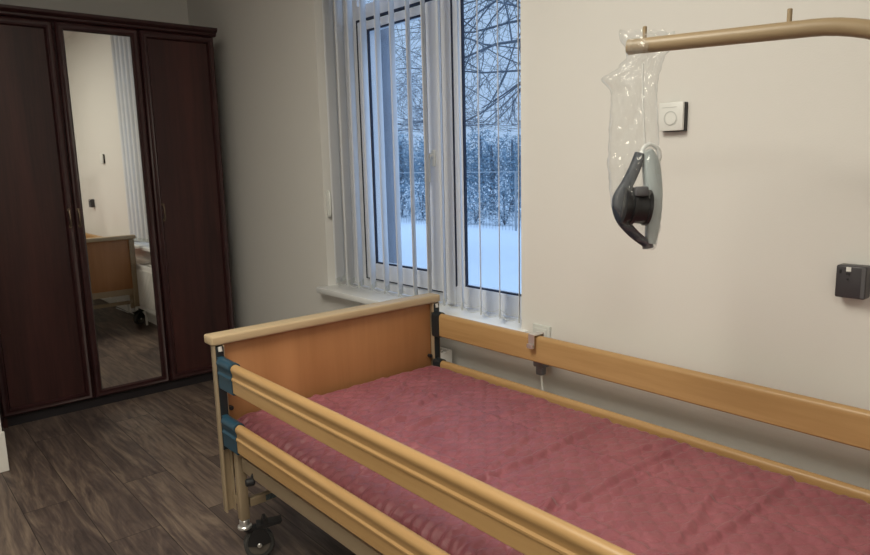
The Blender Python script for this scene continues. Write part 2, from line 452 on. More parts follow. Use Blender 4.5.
# ------------------------------------------------------------------ vertical blind
bl = thing('vertical_blind', 'white vertical slat blind hanging open in front of the window', 'blind', (-2.47, 2.0, 2.43))
bm = B(); box(bm, -3.18, -1.775, 1.965, 2.02, 2.555, 2.595, .006); hr = obj('headrail', bm, M['white_plastic'], bl)
tipx = [-2.985 - .1105 * k for k in (1, 0)] + [-2.87, -2.762, -2.647, -2.537, -2.419, -2.315, -2.21, -2.094, -1.979, -1.87, -1.766]
ang0 = math.radians(43.0)
W = 0.127
ends = []
for i, tx in enumerate(tipx):
    a = ang0 + math.radians(random.uniform(-1.6, 1.6))
    if i < 2: a -= math.radians(10 - 4 * i)
    z0, z1 = .732 + random.uniform(-.003, .003), 2.555
    bm = B(); N = 6; rows = []
    d = Vector((-math.sin(a), math.cos(a), 0)); nrm = Vector((math.cos(a), math.sin(a), 0))
    tip = Vector((tx, 1.928, 0))
    if i < 2: tip.x += .012
    for z in (z0, z0 + .03, z0 + .032, z1):
        r_ = []
        for k in range(N + 1):
            t = k / N
            c = 0.0035 * math.sin(PI * t)
            p = tip + d * (W * t) + nrm * c
            if z == z0: p += nrm * 0.0
            r_.append(bm.verts.new((p.x, p.y, z)))
        rows.append(r_)
    for j in range(3):
        for k in range(N): bm.faces.new((rows[j][k], rows[j][k + 1], rows[j + 1][k + 1], rows[j + 1][k]))
    s = obj('slat', bm, M['blind'], bl, True)
    md = s.modifiers.new('thick', 'SOLIDIFY'); md.thickness = .0012; md.offset = 0
    # bottom weight in the hem of the slat
    bm = B()
    p0 = tip + d * .006 + nrm * .001; p1 = tip + d * (W - .006) + nrm * .001; e = nrm * .0028
    q = [p0 - e, p1 - e, p1 + e, p0 + e]
    lo = [bm.verts.new((v.x, v.y, z0 - .004)) for v in q]; hi = [bm.verts.new((v.x, v.y, z0 + .026)) for v in q]
    bm.faces.new(lo); bm.faces.new(hi)
    for k in range(4): bm.faces.new((lo[k], lo[(k + 1) % 4], hi[(k + 1) % 4], hi[k]))
    sub('bottom_weight', bm, M['pale_plastic'], s)
    ends.append((tip + d * .012, tip + d * (W - .012), z0))
for which in (0, 1):
    bm = B(); pts = []
    for i in range(len(ends) - 1):
        a_, b_ = ends[i][which], ends[i + 1][which]
        for k in range(6):
            t = k / 6; p = a_.lerp(b_, t)
            pts.append((p.x, p.y, ends[i][2] + .012 - .018 * math.sin(PI * t)))
    tube(bm, pts, .0012, 5)
    obj('bead_chain', bm, M['pale_plastic'], bl)
# cord weight / chain holder on the left cheek of the opening
bm = B()
tube(bm, [(-3.166, 1.962, 1.205), (-3.152, 1.958, 1.213), (-3.144, 1.956, 1.20), (-3.144, 1.956, 1.10), (-3.152, 1.958, 1.085), (-3.166, 1.962, 1.092)], .006, 8)
box(bm, -3.178, -3.160, 1.952, 1.972, 1.08, 1.22, .003)
tag(obj('chain_holder', bm, M['white_plastic'], None, True), 'small white chain holder on the left window reveal', 'holder')

# ------------------------------------------------------------------ radiator
rad = thing('radiator', 'white panel radiator under the window sill', 'radiator', (-2.6, 1.88, .14))
bm = B()
box(bm, -3.02, -2.14, 1.835, 1.855, .15, .55, .006)
n = 24
for i in range(n):
    x = -3.0 + i * (.84 / (n - 1)); box(bm, x - .011, x + .011, 1.829, 1.838, .19, .51, .004)
obj('front_panel', bm, M['radiator'], rad, True)
bm = B(); box(bm, -3.02, -2.14, 1.895, 1.912, .15, .55, .006); obj('back_panel', bm, M['radiator'], rad, True)
bm = B()
for i in range(28): box(bm, -3.0 + i * .0305, -3.0 + i * .0305 + .012, 1.855, 1.895, .538, .548)
box(bm, -3.02, -2.14, 1.873, 1.877, .535, .547); box(bm, -3.02, -3.005, 1.85, 1.90, .16, .545); box(bm, -2.155, -2.14, 1.85, 1.90, .16, .545)
obj('grille', bm, M['radiator'], rad)
bm = B(); tube(bm, [(-2.98, 1.875, .16), (-2.98, 1.875, .0)], .009, 10); obj('pipe', bm, M['radiator'], rad, True)
bm = B(); tube(bm, [(-2.19, 1.875, .16), (-2.19, 1.875, .0)], .009, 10); obj('pipe', bm, M['radiator'], rad, True)
bm = B(); cyl(bm, (-3.065, 1.875, .22), (1, 0, 0), .020, .08, 20, .004); cyl(bm, (-3.025, 1.875, .22), (1, 0, 0), .010, .03, 12); obj('valve', bm, M['white_plastic'], rad, True)
for x in (-2.95, -2.32):
    bm = B(); box(bm, x, x + .03, 1.91, 1.944, .25, .5); obj('bracket', bm, M['radiator'], rad)

# ------------------------------------------------------------------ wardrobe
WX = -4.155
wy0, wy1 = 0.485, 1.815
wd = thing('wardrobe', 'dark mahogany three-door wardrobe with a mirrored middle door', 'wardrobe', (WX - .3, (wy0 + wy1) / 2, 0))
bm = B()
box(bm, WX - .60, WX - .022, wy0, wy0 + .022, .0, 2.14); box(bm, WX - .60, WX - .022, wy1 - .022, wy1, 0, 2.14)
box(bm, WX - .60, WX - .022, wy0 + .022, wy1 - .022, 2.11, 2.14); box(bm, WX - .60, WX - .024, wy0 + .022, wy1 - .022, .06, .082)
box(bm, WX - .60, WX - .59, wy0 + .022, wy1 - .022, .082, 2.10)
box(bm, WX - .59, WX - .026, .934, .95, .082, 2.10); box(bm, WX - .59, WX - .026, 1.368, 1.384, .082, 2.10)
obj('carcass', bm, M['mahogany'], wd)
bm = B(); box(bm, WX - .58, WX - .03, wy0 + .005, wy1 - .005, 0.0, .06); obj('plinth', bm, M['plinth'], wd)
bm = B()
prism(bm, [(WX - .62, 2.14), (WX + .002, 2.14), (WX + .012, 2.147), (WX + .012, 2.157), (WX + .028, 2.165), (WX + .036, 2.172), (WX + .036, 2.186), (WX - .62, 2.186)], 'y', wy0 - .012, wy1 + .014)
obj('cornice', bm, M['mahogany_trim'], wd)
def frame_mould(bm, y0, y1, z0, z1, prof):
    """mitred moulding: prof = list of (inset, x) rungs"""
    loops = []
    for ins, x in prof:
        loops.append([bm.verts.new((x, y0 + ins, z0 + ins)), bm.verts.new((x, y1 - ins, z0 + ins)), bm.verts.new((x, y1 - ins, z1 - ins)), bm.verts.new((x, y0 + ins, z1 - ins))])
    for a_, b_ in zip(loops, loops[1:]):
        for k in range(4): bm.faces.new((a_[k], a_[(k + 1) % 4], b_[(k + 1) % 4], b_[k]))
def handle(part, y, z=1.10):
    bm = B()
    tube(bm, [(WX - .002, y, z + .045), (WX + .014, y, z + .042), (WX + .022, y, z + .02), (WX + .022, y, z - .02), (WX + .014, y, z - .042), (WX - .002, y, z - .045)], [.006, .0055, .0045, .0055, .0055, .006], 10)
    for dz in (.045, -.045): cyl(bm, (WX + .001, y, z + dz), (1, 0, 0), .009, .006, 14)
    sub('door_handle', bm, M['bronze'], part, True)
doors = [(wy0, .938, 'panel', .915), (.946, 1.372, 'mirror', .962), (1.380, wy1, 'panel', 1.424)]
for (a, b_, kind, hy) in doors:
    z0, z1 = .062, 2.138
    st = .043
    bm = B()
    # stiles and rails with a stepped inner moulding and rounded outer edge
    frame_mould(bm, a, b_, z0, z1, [(0, WX - .022), (0, WX - .006), (.003, WX - .001), (.010, WX + .004), (.017, WX - .001), (.021, WX - .002), (st - .018, WX - .002), (st - .014, WX + .003), (st - .008, WX + .003), (st, WX - .010), (st, WX - .016)])
    d = obj('door', bm, M['mahogany_trim'], wd, True, 0.9)
    bm = B(); box(bm, WX - .020, WX - .0115, a + st - .002, b_ - st + .002, z0 + st - .002, z1 - st + .002)
    if kind == 'panel': sub('door_panel', bm, M['mahogany'], d)
    else: sub('mirror', bm, M['mirror'], d)['label'] = 'tall mirror set in the door'
    handle(d, hy)

# ------------------------------------------------------------------ care bed
bed = thing('care_bed', 'beech care bed with raised wooden side rails against the window wall', 'bed', (-1.1, 1.34, 0))
BY0, BY1 = 0.856, 1.842
def end_panel(x0, x1, inner):
    """inner = +1 when the mattress lies on the +x side"""
    xi = x1 if inner > 0 else x0
    bm = B(); box(bm, x0, x1, BY0 + .03, BY1 - .03, .34, .772, .003)
    p = obj('footboard_panel' if inner > 0 else 'headboard_panel', bm, M['panel'], bed, True)
    bm = B(); box(bm, (x0 + x1) / 2 - .034, (x0 + x1) / 2 + .034, BY0 - .006, BY1 + .006, .772, .804, .007, 3)
    obj('top_cap', bm, M['cap'], bed, True)
    for y0, y1, side in ((BY0, BY0 + .036, 1), (BY1 - .036, BY1, -1)):
        # guide channel for the rails
        bm = B()
        xa, xb_ = (xi, xi + .036) if inner > 0 else (xi - .036, xi)
        yo = y0 if side > 0 else y1 - .006
        box(bm, *((xa - .004, xa + .021) if inner > 0 else (xb_ - .021, xb_ + .004)), yo, yo + .006, .18, .771, .001)
        box(bm, xa, xa + .005, y0, y1, .18, .771, .001)
        yi = y1 - .004 if side > 0 else y0
        box(bm, xa, xb_ - .014, yi, yi + .004, .18, .771, .001)
        ch = obj('guide_channel', bm, M['frame'], bed)
        bm = B(); ya, yb = (y0 + .006, y1 - .004) if side > 0 else (y0 + .004, y1 - .006)
        box(bm, xa + .005, xb_ - .012, ya, yb, .41, .766)
        sub('channel_slot', bm, M['dark_channel'], ch)
        if inner > 0:
            bm = B(); tube(bm, [((xb_ - .012), (ya + yb) / 2, .768), (xb_ - .008, (ya + yb) / 2, .752)], .007, 10); sub('catch', bm, M['chrome'], ch, True)
            bm = B(); cyl(bm, (xi + .008, y1 + .012 if side > 0 else y0 - .012, .545), (1, 0, 0), .008, .014, 12); sub('screw', bm, M['black'], ch, True)
        # leg with clamp, collar and braked caster
        ly = y0 + .046 if side > 0 else y1 - .046
        lx = xi + inner * .054
        bm = B(); box(bm, lx - .0165, lx + .0165, ly - .0165, ly + .0165, .155, .40, .006); 
        leg = obj('leg', bm, M['frame'], bed, True)
        bm = B(); box(bm, min(xa, lx), max(xb_, lx), ly - .012, ly + .004, .205, .235, .003); sub('clamp', bm, M['frame'], leg)
        bm = B(); cyl(bm, (lx, ly, .145), (0, 0, 1), .017, .024, 20, .004); cyl(bm, (lx, ly, .128), (0, 0, 1), .024, .012, 20, .003); sub('collar', bm, M['chrome'], leg, True)
        caster(leg, lx, ly, inner)
    # cross bars between the legs
    lx = xi + inner * .054
    bm = B(); box(bm, lx - .012, lx + .012, BY0 + .068, BY1 - .068, .195, .225, .004); cb = obj('cross_bar', bm, M['frame'], bed)
    bm = B(); box(bm, x0 - .004 if inner > 0 else x1, x0 if inner > 0 else x1 + .004, BY0 + .03, BY1 - .03, .29, .34); box(bm, x0, x1, BY0 + .03, BY1 - .03, .29, .34, .003); obj('cross_bar', bm, M['frame'], bed)
    for y in (BY0 + .012, BY1 - .052):
        bm = B(); box(bm, *((x0 - .014, x0) if inner > 0 else (x1, x1 + .014)), y, y + .04, .18, .771, .003); obj('end_post', bm, M['frame'], bed)
    if inner > 0:
        bm = B(); box(bm, lx + .012, lx + .0135, BY0 + .125, BY0 + .195, .200, .220); sub('rating_label', bm, M['label_grey'], cb)
def caster(leg, lx, ly, inner):
    wx_, wy_, wz, r = lx + .004, ly + .046, .052, .052
    bm = B()
    ax = Vector((.93, -.36, 0)).normalized(); 
    # wheel: tyre + tread lip
    c = Vector((wx_, wy_, wz))
    for s_ in (-.011, .011):
        cyl(bm, c + ax * s_, ax, r, .016, 32, .004)
    w = sub('caster_wheel', bm, M['rubber'], leg, True)
    bm = B(); cyl(bm, c, ax, r * .74, .041, 32, .003); sub('wheel_disc', bm, M['wheel_grey'], leg, True)
    bm = B()
    hub_ax = ax
    # fork housing over the wheel: half-hood
    side = Vector((-ax.y, ax.x, 0))
    for s_ in (-.024, .024):
        ring_ = []
        for k in range(11):
            t = PI * k / 10
            ring_.append(c + ax * s_ + side * math.cos(t) * .040 + Vector((0, 0, math.sin(t) * .058 + .004)))
        lo_ = c + ax * s_ - Vector((0, 0, .006))
        vs = [bm.verts.new(p) for p in ring_] + [bm.verts.new(lo_)]
        bm.faces.new(vs)
    a_ = [c + ax * -.024 + side * math.cos(PI * k / 10) * .040 + Vector((0, 0, math.sin(PI * k / 10) * .058 + .004)) for k in range(11)]
    va = [bm.verts.new(p) for p in a_]; vb = [bm.verts.new(p + ax * .048) for p in a_]
    for k in range(10): bm.faces.new((va[k], va[k + 1], vb[k + 1], vb[k]))
    bmesh.ops.remove_doubles(bm, verts=bm.verts, dist=1e-5)
    # stem to the leg
    tube(bm, [(lx, ly, .126), (lx + .004, ly + .01, .112), (wx_, wy_, .108)], .014, 10)
    sub('caster_fork', bm, M['black'], leg, True)
    bm = B(); cyl(bm, c, ax, .008, .056, 14, .002); sub('axle', bm, M['chrome'], leg, True)
    bm = B()
    p = c + Vector((0, 0, .062)); dd = Vector((.35, .94, 0)).normalized(); ss = Vector((-dd.y, dd.x, 0))
    prof = [(-.005, -.006), (.075, .004), (.082, .013), (.06, .011), (.035, .012), (.027, .030), (.018, .029), (.012, .010), (-.005, .012)]
    A_ = [bm.verts.new(p + dd * u + ss * -.022 + Vector((0, 0, v))) for u, v in prof]; B_ = [bm.verts.new(p + dd * u + ss * .022 + Vector((0, 0, v))) for u, v in prof]
    bm.faces.new(A_[::-1]); bm.faces.new(B_)
    for k in range(len(prof)): bm.faces.new((A_[k], A_[(k + 1) % len(prof)], B_[(k + 1) % len(prof)], B_[k]))
    sub('brake_pedal', bm, M['black'], leg)
end_panel(-2.182, -2.160, 1)
end_panel(-0.105, -0.083, -1)
# side rails: profile in (out, z), out grows away from the mattress
def rail_profile(h=.096):
    p = []
    for k in range(9):                      # rounded top nose
        t = PI * k / 8
        p.append((.002 + .0155 * math.cos(t), h - .0155 + .0155 * math.sin(t)))
    # p runs outer -> inner over the top; inner face straight down
    inner = [(-.0135, .004), (-.0105, 0.0)]
    outer = [(.010, 0.0), (.0135, .004), (.0135, h - .053), (.0166, h - .050), (.0166, h - .045), (.0124, h - .040), (.0122, h - .031), (.0155, h - .023)]
    return p + inner + outer
for side, y in ((-1, .873), (1, 1.816)):
    for z0 in (.636, .434):
        prof = [(y + side * o_, z0 + z) for o_, z in rail_profile()]
        bm = B(); prism(bm, prof, 'x', -2.025, -.19)
        r = obj('side_rail', bm, M['rail'], bed, True, 0.5)
        for x0, x1 in ((-2.116, -2.018), (-.20, -.145)):
            if side > 0: x0, x1 = (-2.140, -2.098) if x0 < -1 else (x0, x1)
            big = [(y + side * o_ * 1.28, z0 + .048 + (z - .048) * 1.10) for o_, z in rail_profile()]
            bm = B(); prism(bm, big, 'x', x0, x1)
            if x0 < -1: box(bm, -2.152, x0 + .002, y - .010, y + .010, z0 + .0, z0 + .098)
            else: box(bm, x1 - .002, -.118, y - .010, y + .010, z0 + .0, z0 + .098)
            sub('end_cap', bm, M['teal'] if side < 0 else M['dark_channel'], r, True)
    if side > 0:
        # the window-side rails run closer to the end board
        for o_ in [c for c in bed.children if c.name.startswith('side_rail')][-2:]:
            for v in o_.data.vertices:
                if v.co.x < -2: v.co.x = -2.104
# mattress platform
bm = B()
for y in (.892, 1.775): box(bm, -2.07, -.13, y, y + .022, .345, .395, .004)
for i in range(4): box(bm, -2.06 + i * .63, -2.02 + i * .63, .914, 1.775, .35, .39, .003)
obj('platform_frame', bm, M['frame'], bed, True)
bm = B()
for i in range(26): box(bm, -2.08 + i * .074, -2.03 + i * .074, .905, 1.785, .396, .404, .002)
obj('slat_base', bm, M['frame'], bed)
bm = B(); cyl(bm, (-1.992, .882, .338), (.3, 1, 0), .013, .03, 16, .004); tube(bm, [(-1.992, .882, .338), (-1.992, .900, .368)], .006, 8); obj('knob', bm, M['black'], bed, True)
bm = B(); box(bm, -1.5, -.7, 1.25, 1.42, .24, .31, .01); tube(bm, [(-1.5, 1.335, .275), (-2.07, 1.335, .21)], .018, 12); obj('lift_motor', bm, M['black'], bed)

# ------------------------------------------------------------------ mattress + quilted bedspread
bm = B(); box(bm, -2.122, -.125, .915, 1.795, .408, .503, .03, 3)
tag(obj('mattress', bm, M['mattress'], None, True), 'mattress on the care bed, wrapped in the maroon bedspread', 'mattress')
def gauss(d, w): return math.exp(-(d / w) ** 2)
def scallop(x, y, w=.062):
    """puffed clamshell quilting: 0 on the stitch lines, 1 on the crowns"""
    R = w / 2
    x += .010 * noise.noise(Vector((x * 9, y * 9, 3))); y += .010 * noise.noise(Vector((x * 9, y * 9, 8)))
    r0 = math.floor(x / R) - 1; best = 1.0
    for r in range(r0, r0 + 3):
        cx = r * R; off = (r % 2) * R
        cy = round((y - off) / w) * w + off
        d = math.hypot(x - cx, y - cy)
        e = abs(R - d) / R
        if d < R: return min(best, e)
        best = min(best, e)
    return best
def fold_h(x, y):
    h = .0062 * (min(1.0, scallop(x, y) / .45) ** .5)
    # packaging creases across the bed (double lines) and one along it
    for xc, amp in ((-1.80, .005), (-1.52, .004), (-1.235, .006), (-.975, .007), (-.945, .005), (-.68, .006), (-.42, .005)):
        xx = x + .012 * math.sin(y * 7 + xc * 9)
        h += amp * gauss(xx - xc, .011) - amp * .8 * gauss(xx - xc - .024, .012)
    for yc, amp in ((1.21, .0045), (1.52, .0045)):
        yy = y + .010 * math.sin(x * 5 + yc * 3)
        h += amp * gauss(yy - yc, .011) - amp * .6 * gauss(yy - yc - .022, .012)
    # puckers that run off diagonally
    for (cx, cy, ang, L, amp) in ((-1.52, 1.06, .55, .12, .011), (-1.47, 1.10, .8, .09, .009), (-1.72, 1.28, -.2, .10, .010), (-1.64, 1.34, .15, .10, .010), (-.98, 1.12, .35, .16, .013), (-1.95, 1.45, .5, .14, .008), (-1.30, 1.38, .3, .16, .006), (-1.78, 1.42, .4, .15, .007), (-.75, 1.45, .2, .2, .007), (-1.05, 1.62, -.2, .18, .006)):
        dx, dy = x - cx, y - cy
        u = dx * math.sin(ang) * -1 + dy * math.cos(ang); w = dx * math.cos(ang) + dy * math.sin(ang)
        h += amp * gauss(u, L) * (gauss(w, .010) - .7 * gauss(w - .022, .012))
    h += .006 * noise.noise(Vector((x * 3, y * 4, 1.3))) + .004 * noise.noise(Vector((x * 9, y * 11, 4.1)))
    h += .0022 * noise.noise(Vector((x * 26, y * 30, 7.7)))
    h += (.0034 * math.exp(-max(0, y - .905) / .085)) * math.sin(x * 175 + 30 * (y - .9) + 7 * noise.noise(Vector((x * 5, y * 5, 2))))
    return h
path = []     # (y, z, ny, nz, topness)
y0, y1, zt, zb, rr = .905, 1.800, .515, .395, .035
for k in range(12): path.append((y0, zb + (zt - rr - zb) * k / 12, -1, 0, 0))
for k in range(9):
    t = PI / 2 * k / 8; path.append((y0 + rr - rr * math.cos(t), zt - rr + rr * math.sin(t), -math.cos(t), math.sin(t), k / 8))
NT = 200
for k in range(1, NT): path.append((y0 + rr + (y1 - y0 - 2 * rr) * k / NT, zt, 0, 1, 1))
for k in range(9):
    t = PI / 2 * k / 8; path.append((y1 - rr + rr * math.sin(t), zt - rr + rr * math.cos(t), math.sin(t), math.cos(t), 1 - k / 8))
for k in range(1, 13): path.append((y1, zt - rr - (zt - rr - zb) * k / 12, 1, 0, 0))
bm = B(); NX = 460; rows = []
for i in range(NX + 1):
    x = -2.134 + (2.134 - .112) * i / NX
    row = []
    ex = min(x + 2.134, -.112 - x)
    drop = .030 * (1 - math.sqrt(max(0, 1 - max(0, 1 - ex / .03) ** 2)))
    for (y, z, ny, nz, tp) in path:
        h = fold_h(x, y) * tp + (1 - tp) * (.0045 * math.sin(x * 175 + 7 * noise.noise(Vector((x * 4, z * 9, 2)))) + .006 * noise.noise(Vector((x * 14, z * 12, 5))))
        hem = .014 * noise.noise(Vector((x * 6, 3, 1))) if z < zb + .03 else 0
        row.append(bm.verts.new((x, y + ny * h, z + nz * h - drop * max(tp, .2) + hem * (1 - tp))))
    rows.append(row)
for i in range(NX):
    for j in range(len(path) - 1): bm.faces.new((rows[i][j], rows[i + 1][j], rows[i + 1][j + 1], rows[i][j + 1]))
sp = obj('bedspread', bm, M['quilt'], None, True, 3.0)
md = sp.modifiers.new('thick', 'SOLIDIFY'); md.thickness = .004; md.offset = -1
tag(sp, 'creased maroon quilted bedspread covering the bed mattress', 'bedspread')

# ------------------------------------------------------------------ trapeze pole, handle, bag
tp = thing('trapeze_pole', 'tan tubular lifting pole reaching over the bed', 'pole', (.11, 1.50, .42))
e0 = Vector((-.934, 1.393, 1.599)); dr = Vector((.325, .056, -.0085)).normalized()
pts = [e0, e0 + dr * .01]; L0 = .372
for k in range(1, 8): pts.append(e0 + dr * L0 * k / 7)
Rb = .34; c0 = e0 + dr * L0
dn = Vector((0, 0, -1))
for k in range(1, 19):
    t = math.radians(70) * k / 18
    pts.append(c0 + dr * Rb * math.sin(t) + dn * Rb * (1 - math.cos(t)))
last = pts[-1]; dl = (dr * math.cos(math.radians(70)) + dn * math.sin(math.radians(70))).normalized()
Ls = (last.z - .42) / -dl.z
for k in range(1, 7): pts.append(last + dl * Ls * k / 6)
bm = B(); tube(bm, pts, .0168, 24)
obj('pole', bm, M['pole'], tp, True)
for s_ in (.035, .330):
    q = e0 + dr * s_
    bm = B(); cyl(bm, q + Vector((0, 0, .024)), (0, 0, 1), .0048, .034, 14, .001); obj('stop_pin', bm, M['pole'], tp, True)
bm = B(); tube(bm, [e0 - dr * .002, e0 + dr * .012], .0174, 24); obj('end_plug', bm, M['frame'], tp, True)
q = pts[-1]
bm = B(); tube(bm, [q + dl * -.14, q + dl * .04], .024, 20); box(bm, -.083, q.x - .005, q.y - .02, q.y + .02, .40, .44); obj('socket', bm, M['frame'], tp, True)

# local frame for the hanging handle: u to the right, w away, z up (turned towards the room)
U = Vector((.648, .7615, 0)); Wd = Vector((-.7615, .648, 0))
O = Vector((-.92, 1.395, 0))
SC = 1 / 440.0
def H(px, py, d=0.0):    # traced outline, in millimetres-scale units about the strap line
    return O + U * ((px - 633) * SC) + Wd * d + Vector((0, 0, 1.600 - (py - 47) * SC + (px - 637) * -.0001))
gh = thing('grab_handle', 'grey and black triangular grab handle hanging inside the clear bag', 'handle', tuple(H(637, 200)))
def flatbar(pts2, wid, dep, mat, name, d0=0.0):
    """a band following an outline, with its own width (in the plane) and depth"""
    bm = B(); P_ = [Vector((a, b, 0)) for a, b in pts2]; n = len(P_); rings = []
    for i in range(n):
        t = (P_[min(i + 1, n - 1)] - P_[max(i - 1, 0)]).normalized(); nn = Vector((-t.y, t.x, 0))
        w_ = (wid[i] if isinstance(wid, (list, tuple)) else wid) / 2
        ring_ = []
        for k in range(12):
            a = 2 * PI * k / 12
            ca, sa = math.cos(a), math.sin(a)
            ca = math.copysign(abs(ca) ** .6, ca); sa = math.copysign(abs(sa) ** .6, sa)
            q = P_[i] + nn * w_ * ca
            ring_.append(bm.verts.new(H(q.x, q.y, d0 + dep / 2 * sa)))
        rings.append(ring_)
    for i in range(n - 1):
        for k in range(12): bm.faces.new((rings[i][k], rings[i][(k + 1) % 12], rings[i + 1][(k + 1) % 12], rings[i + 1][k]))
    bm.faces.new(rings[0][::-1]); bm.faces.new(rings[-1])
    return obj(name, bm, mat, gh, True, 1.0)
def smooth_path(ps, n=6):
    out = []
    for i in range(len(ps) - 1):
        p0, p1, p2, p3 = ps[max(i - 1, 0)], ps[i], ps[i + 1], ps[min(i + 2, len(ps) - 1)]
        for k in range(n):
            t = k / n
            out.append(tuple(.5 * ((2 * p1[j]) + (-p0[j] + p2[j]) * t + (2 * p0[j] - 5 * p1[j] + 4 * p2[j] - p3[j]) * t * t + (-p0[j] + 3 * p1[j] - 3 * p2[j] + p3[j]) * t ** 3) for j in range(2)))
    out.append(ps[-1]); return out
grip = smooth_path([(646, 150), (650, 158), (653, 175), (655, 197), (655, 222), (653, 244)])
flatbar(grip, [8 + 10 * math.sin(PI * min(1, i / (len(grip) - 1) * .9 + .08)) for i in range(len(grip))], .036, M['handle_grey'], 'grip')
back = smooth_path([(640, 152), (636, 165), (628, 183), (619, 200), (622, 218), (634, 233), (648, 244)])
flatbar(back, [9 + 3 * math.sin(PI * i / (len(back) - 1)) for i in range(len(back))], .030, M['strap'], 'webbing_strap')
bm = B(); a_ = H(622, 205, -.012); b_ = H(648, 207, -.012)
for t0, t1, r in ((0, .12, .048), (.12, .30, .040), (.30, .42, .050), (.42, .88, .044), (.88, 1.0, .048)):
    tube(bm, [a_.lerp(b_, t0), a_.lerp(b_, t1)], r * .88, 28)
obj('strap_reel', bm, M['black'], gh, True)
bm = B(); box(bm, 0, .03, -.008, .008, 0, .022, .004); bmesh.ops.transform(bm, matrix=Matrix.Translation(H(630, 195, -.045)) @ Matrix((U, Wd, Vector((0, 0, 1)))).transposed().to_4x4(), verts=bm.verts)
obj('adjuster', bm, M['grey_plastic'], gh, True)
loop = smooth_path([(641, 160), (643, 148), (650, 143), (658, 147), (660, 156), (656, 163)])
flatbar(loop, 4, .012, M['handle_white'], 'loop')
bm = B(); tube(bm, [H(649, 238), H(651, 249)], .013, 16); obj('tip', bm, M['grey_plastic'], gh, True)
# hanging cord from pole to handle
bm = B(); tube(bm, [H(641, 64), H(642, 100), H(645, 143)], .0022, 8); obj('cord', bm, M['handle_white'], gh, True)
# bag: crumpled film tube, gathered over the pole end, closing to a point below
def lerp_tab(tab, v):
    for (a0, *r0), (a1, *r1) in zip(tab, tab[1:]):
        if v <= a1:
            t = (v - a0) / (a1 - a0); t = t * t * (3 - 2 * t)
            return [x + (y - x) * t for x, y in zip(r0, r1)]
    return tab[-1][1:]
#        py   left  right  depth
tab = [(32, 617, 672, .012), (40, 618, 671, .026), (50, 624, 668, .030), (58, 625, 662, .026), (66, 618, 660, .024), (80, 601, 656, .026), (92, 610, 656, .028), (110, 610, 657, .030), (130, 609, 658, .034), (160, 608, 661, .040), (190, 611, 663, .044), (205, 613, 663, .045), (225, 621, 662, .040), (240, 636, 660, .030), (248, 646, 659, .018), (251, 650, 657, .006)]
def crumple(u, v, s_):
    h = 0.0
    for (a_, f1, f2, w_) in ((.4, 3.0, .020, 1.0), (-.5, 5.5, .035, .7), (.9, 9.0, .06, .45), (-1.1, 14.0, .10, .34)):
        p = u * f1 + v * a_ * .02
        h += w_ * (1 - 2.6 * abs(noise.noise(Vector((p + s_ * 11, v * f2 + a_ * u * 2, s_ * 3.7 + a_)))))
    return h
bm = B(); NU, NZ = 60, 190
for s_ in (-1, 1):
    rows = []
    for j in range(NZ + 1):
        py = 32 + (251 - 32) * j / NZ
        l_, r_, dep = lerp_tab(tab, py)
        row = []
        for k in range(NU + 1):
            u = k / NU
            e = math.sqrt(max(0, 1 - (2 * u - 1) ** 2))
            rag = 4 * noise.noise(Vector((u * 7, 3 + s_, 1))) if py < 40 else 0
            el = 1.6 * noise.noise(Vector((py * .12, 1, 0))) + 1.5 * abs(noise.noise(Vector((py * .3, 2, 0))))
            er = 1.6 * noise.noise(Vector((py * .12, 5, 0)))
            tens = .0085 if py < 150 else .0085 - .0050 * min(1, (py - 150) / 60)
            dd = s_ * dep * (.45 * e + .55 * e ** .5) + tens * crumple(u, py, s_) * min(1, e * 2.0)
            row.append(bm.verts.new(H(l_ + el * (1 - u) + (r_ - l_) * u + er * u, py + rag, dd)))
        rows.append(row)
    for j in range(NZ):
        for k in range(NU): bm.faces.new((rows[j][k], rows[j][k + 1], rows[j + 1][k + 1], rows[j + 1][k]))
bmesh.ops.remove_doubles(bm, verts=bm.verts, dist=2e-4)
tag(obj('plastic_bag', bm, M['film'], None, True, 0.7), 'crumpled clear plastic bag hung over the end of the lifting pole', 'bag')

# ------------------------------------------------------------------ things on the window wall
th = thing('thermostat', 'square white wall thermostat with a round dial mark', 'thermostat', (-1.12, YW, 1.47))
bm = B(); box(bm, -1.168, -1.0965, 1.928, YW + .003, 1.426, 1.512, .002); obj('back_box', bm, M['black'], th)
bm = B(); box(bm, -1.178, -1.098, 1.919, 1.930, 1.429, 1.513, .003); fp = obj('front_plate', bm, M['white_plastic'], th, True)
bm = B()
c = Vector((-1.138, 1.9185, 1.466)); N = 36; r0, r1 = .0185, .0215
for k in range(N):
    a, b_ = 2 * PI * k / N, 2 * PI * (k + 1) / N
    P_ = [c + Vector((math.cos(t) * r, -.0014, math.sin(t) * r)) for t, r in ((a, r0), (b_, r0), (b_, r1), (a, r1))]
    quad(bm, *P_)
sub('dial_ring', bm, M['dial_grey'], fp)
bm = B()
cyl(bm, c + Vector((0, .0005, 0)), (0, 1, 0), .0185, .003, 36, .001)
sub('dial', bm, M['white_plastic'], fp, True)
bm = B(); box(bm, -1.166, -1.118, 1.9182, 1.920, 1.4975, 1.4995); sub('slot_line', bm, M['dial_grey'], fp)

